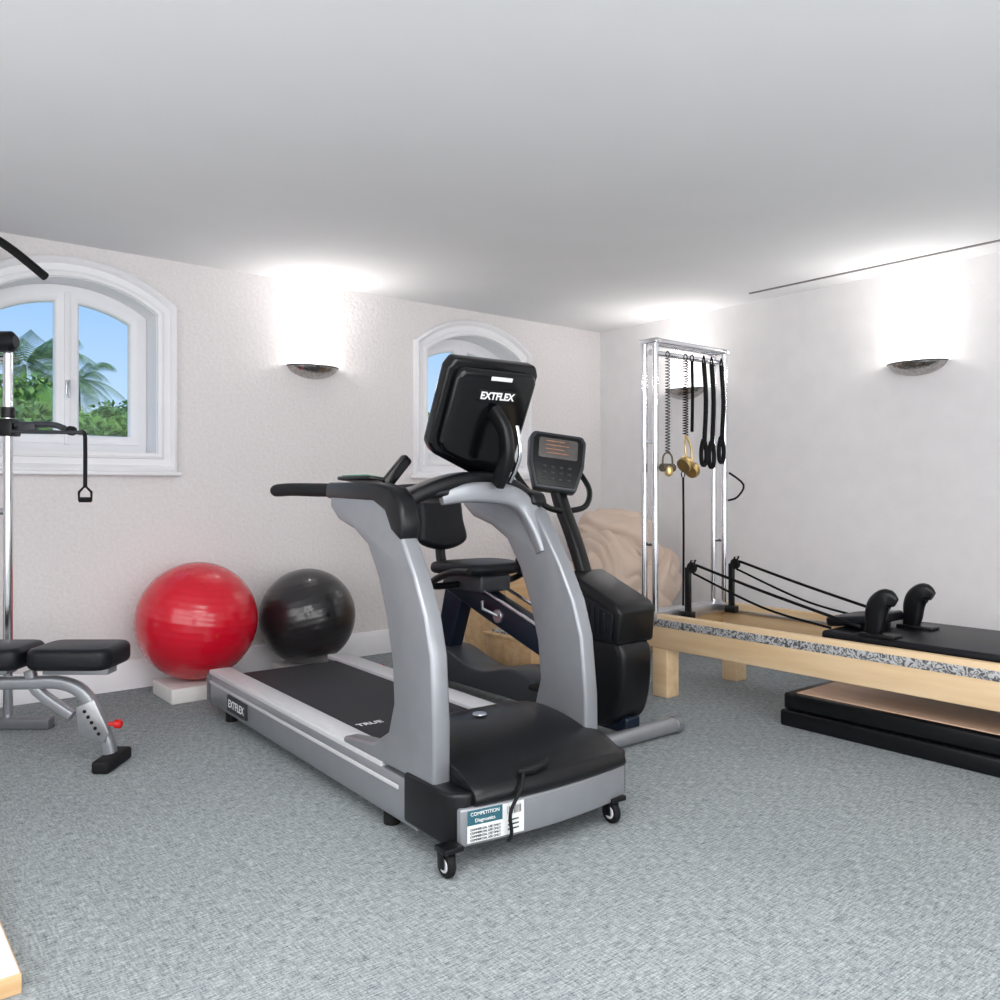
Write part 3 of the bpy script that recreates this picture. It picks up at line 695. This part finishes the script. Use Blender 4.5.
g=G(); g.cyl((3.515,yy,1.22),.022,.10,'X'); g.tube([(3.475,yy,1.22),(3.48,yy,1.28),(3.515,yy,1.30),(3.55,yy,1.28),(3.555,yy,1.22)],.005,sub=4); g.lathe([(0,-.03),(.02,-.02),(.024,0),(.02,.02),(0,.03)],20,1,Matrix.Translation((3.50,yy-.02,1.20))); g.out('spring_handle',[m_trunk,m_brass],s1)
s2=hang('exercise_spring',3.665,yy,1.40,1.81,m_rope,'dark coil spring with brass pulleys hanging from the tower bar','spring',.014,.014)
g=G(); 
for dx,dz in ((-.025,.005),(.035,-.025)): g.lathe([(0,-.02),(.040,-.02),(.044,-.008),(.034,0),(.044,.008),(.040,.02),(0,.02)],28,0,Matrix.Translation((3.675+dx,yy-.01,1.235+dz))@Matrix.Rotation(R(60),4,'Y'))
g.tube([(3.665,yy,1.40),(3.65,yy-.01,1.33),(3.665,yy-.01,1.24)],.006,sub=4); g.tube([(3.67,yy,1.40),(3.70,yy-.01,1.33),(3.71,yy-.01,1.22)],.006,sub=4)
g.out('brass_pulley',m_brass,s2)
hang('rope',3.645,yy,.47,1.17,m_rope,'thin black rope hanging down to the reformer frame','rope',0,.006)
hang('rope',3.715,yy-.005,1.42,1.81,m_rope,'black braided cord hanging from the tower bar','rope',0,.009)
for x,z0,lab in ((3.825,1.25,'black fabric strap hanging from the tower bar'),(3.895,1.24,'black fabric strap hanging from the tower bar'),(3.985,1.27,'black padded strap loop hanging beside the chrome pole')):
    g=G(); g.sweep([(x,yy,1.81),(x+.006,yy-.01,1.6),(x,yy-.004,z0+.12)],rrect(.03,.012,.003,2),up=(0,1,0),sub=4)
    g.sweep([(x,yy,z0+.13),(x-.022,yy,z0+.07),(x-.016,yy,z0),(x+.016,yy,z0),(x+.022,yy,z0+.07)],rrect(.028,.012,.003,2),up=(0,1,0),sub=5,closed=True)
    g.tube([(x-.012,yy,1.81),(x,yy,1.85),(x+.012,yy,1.81)],.004,sub=4)
    g.out('hand_strap',m_rope,label=lab,category='strap',group='straps on the tower')
for k,(x0,x1,ya,yb) in enumerate(((3.485,4.1,.72,2.23),(3.50,4.1,.72,2.22))):
    g=G(); g.box((x0,ya,k*.077),(x1,yb,k*.077+.075),.012)
    if k: g.box((x0+.035,ya+.04,k*.077+.07),(x1-.045,yb-.05,k*.077+.079),.002,1)
    g.out('exercise_mat',[m_blk,m_tan],label='flat black padded board %s'%('with tan wooden top under the reformer' if k else 'lying on carpet beneath another board'),category='padded board')

# ------------------------------------------------------------------ weight bench
RB=math.atan2(-.628,.778)
Bn=empty('weight_bench',(.895,3.57,0),'adjustable weight bench with black pads and silver frame','weight bench',RB)
g=G(); g.prism(rrect(.33,.26,.06,6),'Z',.40,.485,.024,mtx=Matrix.Translation((-.13,0,0)),ang=40); g.out('seat_pad',m_blks,Bn,sharp=50)
g=G(); g.prism(rrect(.80,.26,.06,6),'Z',.40,.485,.024,mtx=Matrix.Translation((-.715,0,0)),ang=40); g.out('back_pad',m_blks,Bn,sharp=50)
g=G(); g.sweep([(-1.1,0,.33),(-.4,0,.33),(-.2,0,.33),(-.1,0,.27),(-.03,0,.12),(-.01,0,.05)],rrect(.05,.05,.015,3),up=(0,1,0),sub=4)
g.box((-.26,-.04,.37),(.0,.04,.40),.005); g.box((-1.1,-.04,.37),(-.4,.04,.40),.005)
g.sweep([(-.33,0,.38),(-.3,0,.30),(-.16,0,.2)],rrect(.04,.04,.01,3),up=(0,1,0),sub=4)
g.sweep([(-1.1,0,.33),(-1.2,0,.04)],rrect(.05,.06,.015,3),up=(0,1,0))
g.out('bench_frame',m_sil,Bn)
g=G(); g.prism([(-.12,.13),(-.13,.24),(-.06,.27),(-.0,.14),(-.02,.10)],'Y',-.034,-.028,.002); g.out('adjustment_plate',m_alu,Bn)
g=G()
for k in range(5): g.cyl((-.095+k*.014,-.036,.225-k*.022),.007,.004,'Y')
g.out('adjustment_holes',m_rub,Bn)
g=G(); g.cyl((.035,-.03,.175),.018,.03,'X',24,.006); g.cyl((.012,-.03,.175),.008,.03,'X'); g.out('lock_knob',m_redp,Bn)
g=G(); g.box((-.035,-.11,.0),(.035,.10,.05),.012); g.out('floor_foot',m_rub,Bn)
g=G(); g.box((-1.23,-.22,.0),(-1.17,.22,.055),.008); g.out('floor_foot',m_sil,Bn)
# ------------------------------------------------------------------ cable station
St=empty('cable_station',(.665,4.47,0),'chrome cable weight station with black handles beside the window','gym station',RB)
g=G(); g.tube([(0,0,.05),(0,0,1.76)],.021,seg=24); g.out('guide_pole',m_chr,St)
g=G(); g.box((-.9,-.06,0),(.22,.0,.05),.008); g.box((-.9,-.4,0),(-.84,.12,.05),.008); g.out('base_beam',m_gry,St)
g=G(); g.box((-.36,-.03,.05),(-.30,.03,2.2),.006); g.box((-.6,-.03,2.2),(-.12,.03,2.26),.006); g.out('upright',m_sil,St)
g=G()
for k in range(10): g.box((-.62,-.08,.08+k*.05),(-.40,.08,.125+k*.05),.003)
g.out('weight_stack',m_blk,St)
for z in (1.0,1.71): G().tube([(-.31,0,z),(0,0,z)],.018).out('pole_brace',m_chr,St)
g=G(); g.cyl((-.02,-.03,1.785),.048,.15,'X',32,.02); g.out('roller_pad',m_blks,St)
g=G(); g.tube([(-.35,0,2.20),(-.2,-.02,2.28),(-.06,-.03,2.275),(0,-.03,2.23)],.014,sub=5); b1=g.out('pull_bar',m_chr,St)
g=G(); g.tube([(-.03,-.03,2.255),(.05,-.03,2.20),(.19,-.03,2.085)],.02,sub=4); g.out('grip',m_rub,b1)
g=G(); g.box((-.04,-.04,1.35),(.04,.04,1.43),.008); g.cyl((.0,0,1.46),.03,.05); ad=g.out('sliding_collar',m_blk,St)
g=G(); g.tube([(.03,-.01,1.40),(.2,-.01,1.405),(.27,-.01,1.385)],.014,sub=3); g.tube([(.03,-.03,1.37),(.37,-.03,1.365)],.009); g.box((.06,-.03,1.375),(.14,.0,1.41),.004); g.out('swing_arm',m_dgry,ad)
g=G(); g.cyl((.3,-.01,1.375),.022,.03,'Y',24); g.out('arm_pulley',m_rub,ad)
g=G(); g.tube([(.365,-.03,1.365),(.374,-.03,1.34),(.374,-.03,1.11)],.009,sub=3); g.out('hanging_strap',m_rub,St)
g=G(); g.tube([(.374,-.03,1.12),(.345,-.03,1.09),(.345,-.03,1.055),(.403,-.03,1.055),(.403,-.03,1.09)],.006,closed=True); g.cyl((.374,-.03,1.055),.012,.058,'X'); g.out('stirrup_handle',m_rub,St)

# ------------------------------------------------------------------ board lying on floor
e=empty('floor_board',(-.5,2.08,0),'white-topped thick wooden board lying on carpet','board')
G().box((-.38,0,0),(.836,1.2,.043),.002).out('plywood_core',m_woodx,e)
G().box((-.38,.004,.043),(.832,1.2,.047),.001).out('white_top',m_board,e)

# ------------------------------------------------------------------ camera / light / world
cd=bpy.data.cameras.new('camera'); cd.sensor_width=36; cd.lens=30.13; cd.shift_y=-.01; cd.clip_start=.05
co=bpy.data.objects.new('camera',cd); C.objects.link(co); co.location=(0,0,1.1); co.rotation_euler=(R(90),0,-math.atan2(.628,.778)); S.camera=co
def area(loc,rot,sx,sy,e,col=(1,1,1)):  # added fill lamps out of view, not fixtures of the room
    l=bpy.data.lights.new('fill_light','AREA'); l.shape='RECTANGLE'; l.size=sx; l.size_y=sy; l.energy=e; l.color=col
    o=bpy.data.objects.new('fill_light',l); C.objects.link(o); o.location=loc; o.rotation_euler=rot; return o
area((.5,.3,2.38),(0,0,0),2.0,1.6,62,(1,.995,.99))
area((1.2,-2.5,1.4),(R(90),0,0),4.5,1.8,86,(1,.998,1))
area((-1.5,1.0,1.4),(R(90),0,R(-90)),4.0,1.8,52,(1,.998,1))
area((.3,-.9,.9),(R(180),0,0),2.5,2.0,42,(1,.995,.99))
sun=bpy.data.lights.new('sun','SUN'); sun.energy=3.5; sun.angle=.02
so_=bpy.data.objects.new('sun',sun); C.objects.link(so_)
so_.rotation_euler=(R(45),0,R(20))
w=bpy.data.worlds.new('world'); S.world=w; w.use_nodes=True; nw=w.node_tree; bg=nw.nodes['Background']
tc=nw.nodes.new('ShaderNodeTexCoord'); sx=nw.nodes.new('ShaderNodeSeparateXYZ'); cr=nw.nodes.new('ShaderNodeValToRGB')
cr.color_ramp.elements[0].color=lin((205,228,248)); cr.color_ramp.elements[0].position=0.0
cr.color_ramp.elements[1].color=lin((105,172,240)); cr.color_ramp.elements[1].position=.32
nw.links.new(tc.outputs['Generated'],sx.inputs[0]); nw.links.new(sx.outputs['Z'],cr.inputs[0]); nw.links.new(cr.outputs[0],bg.inputs[0]); bg.inputs[1].default_value=1.15
print('DONE')
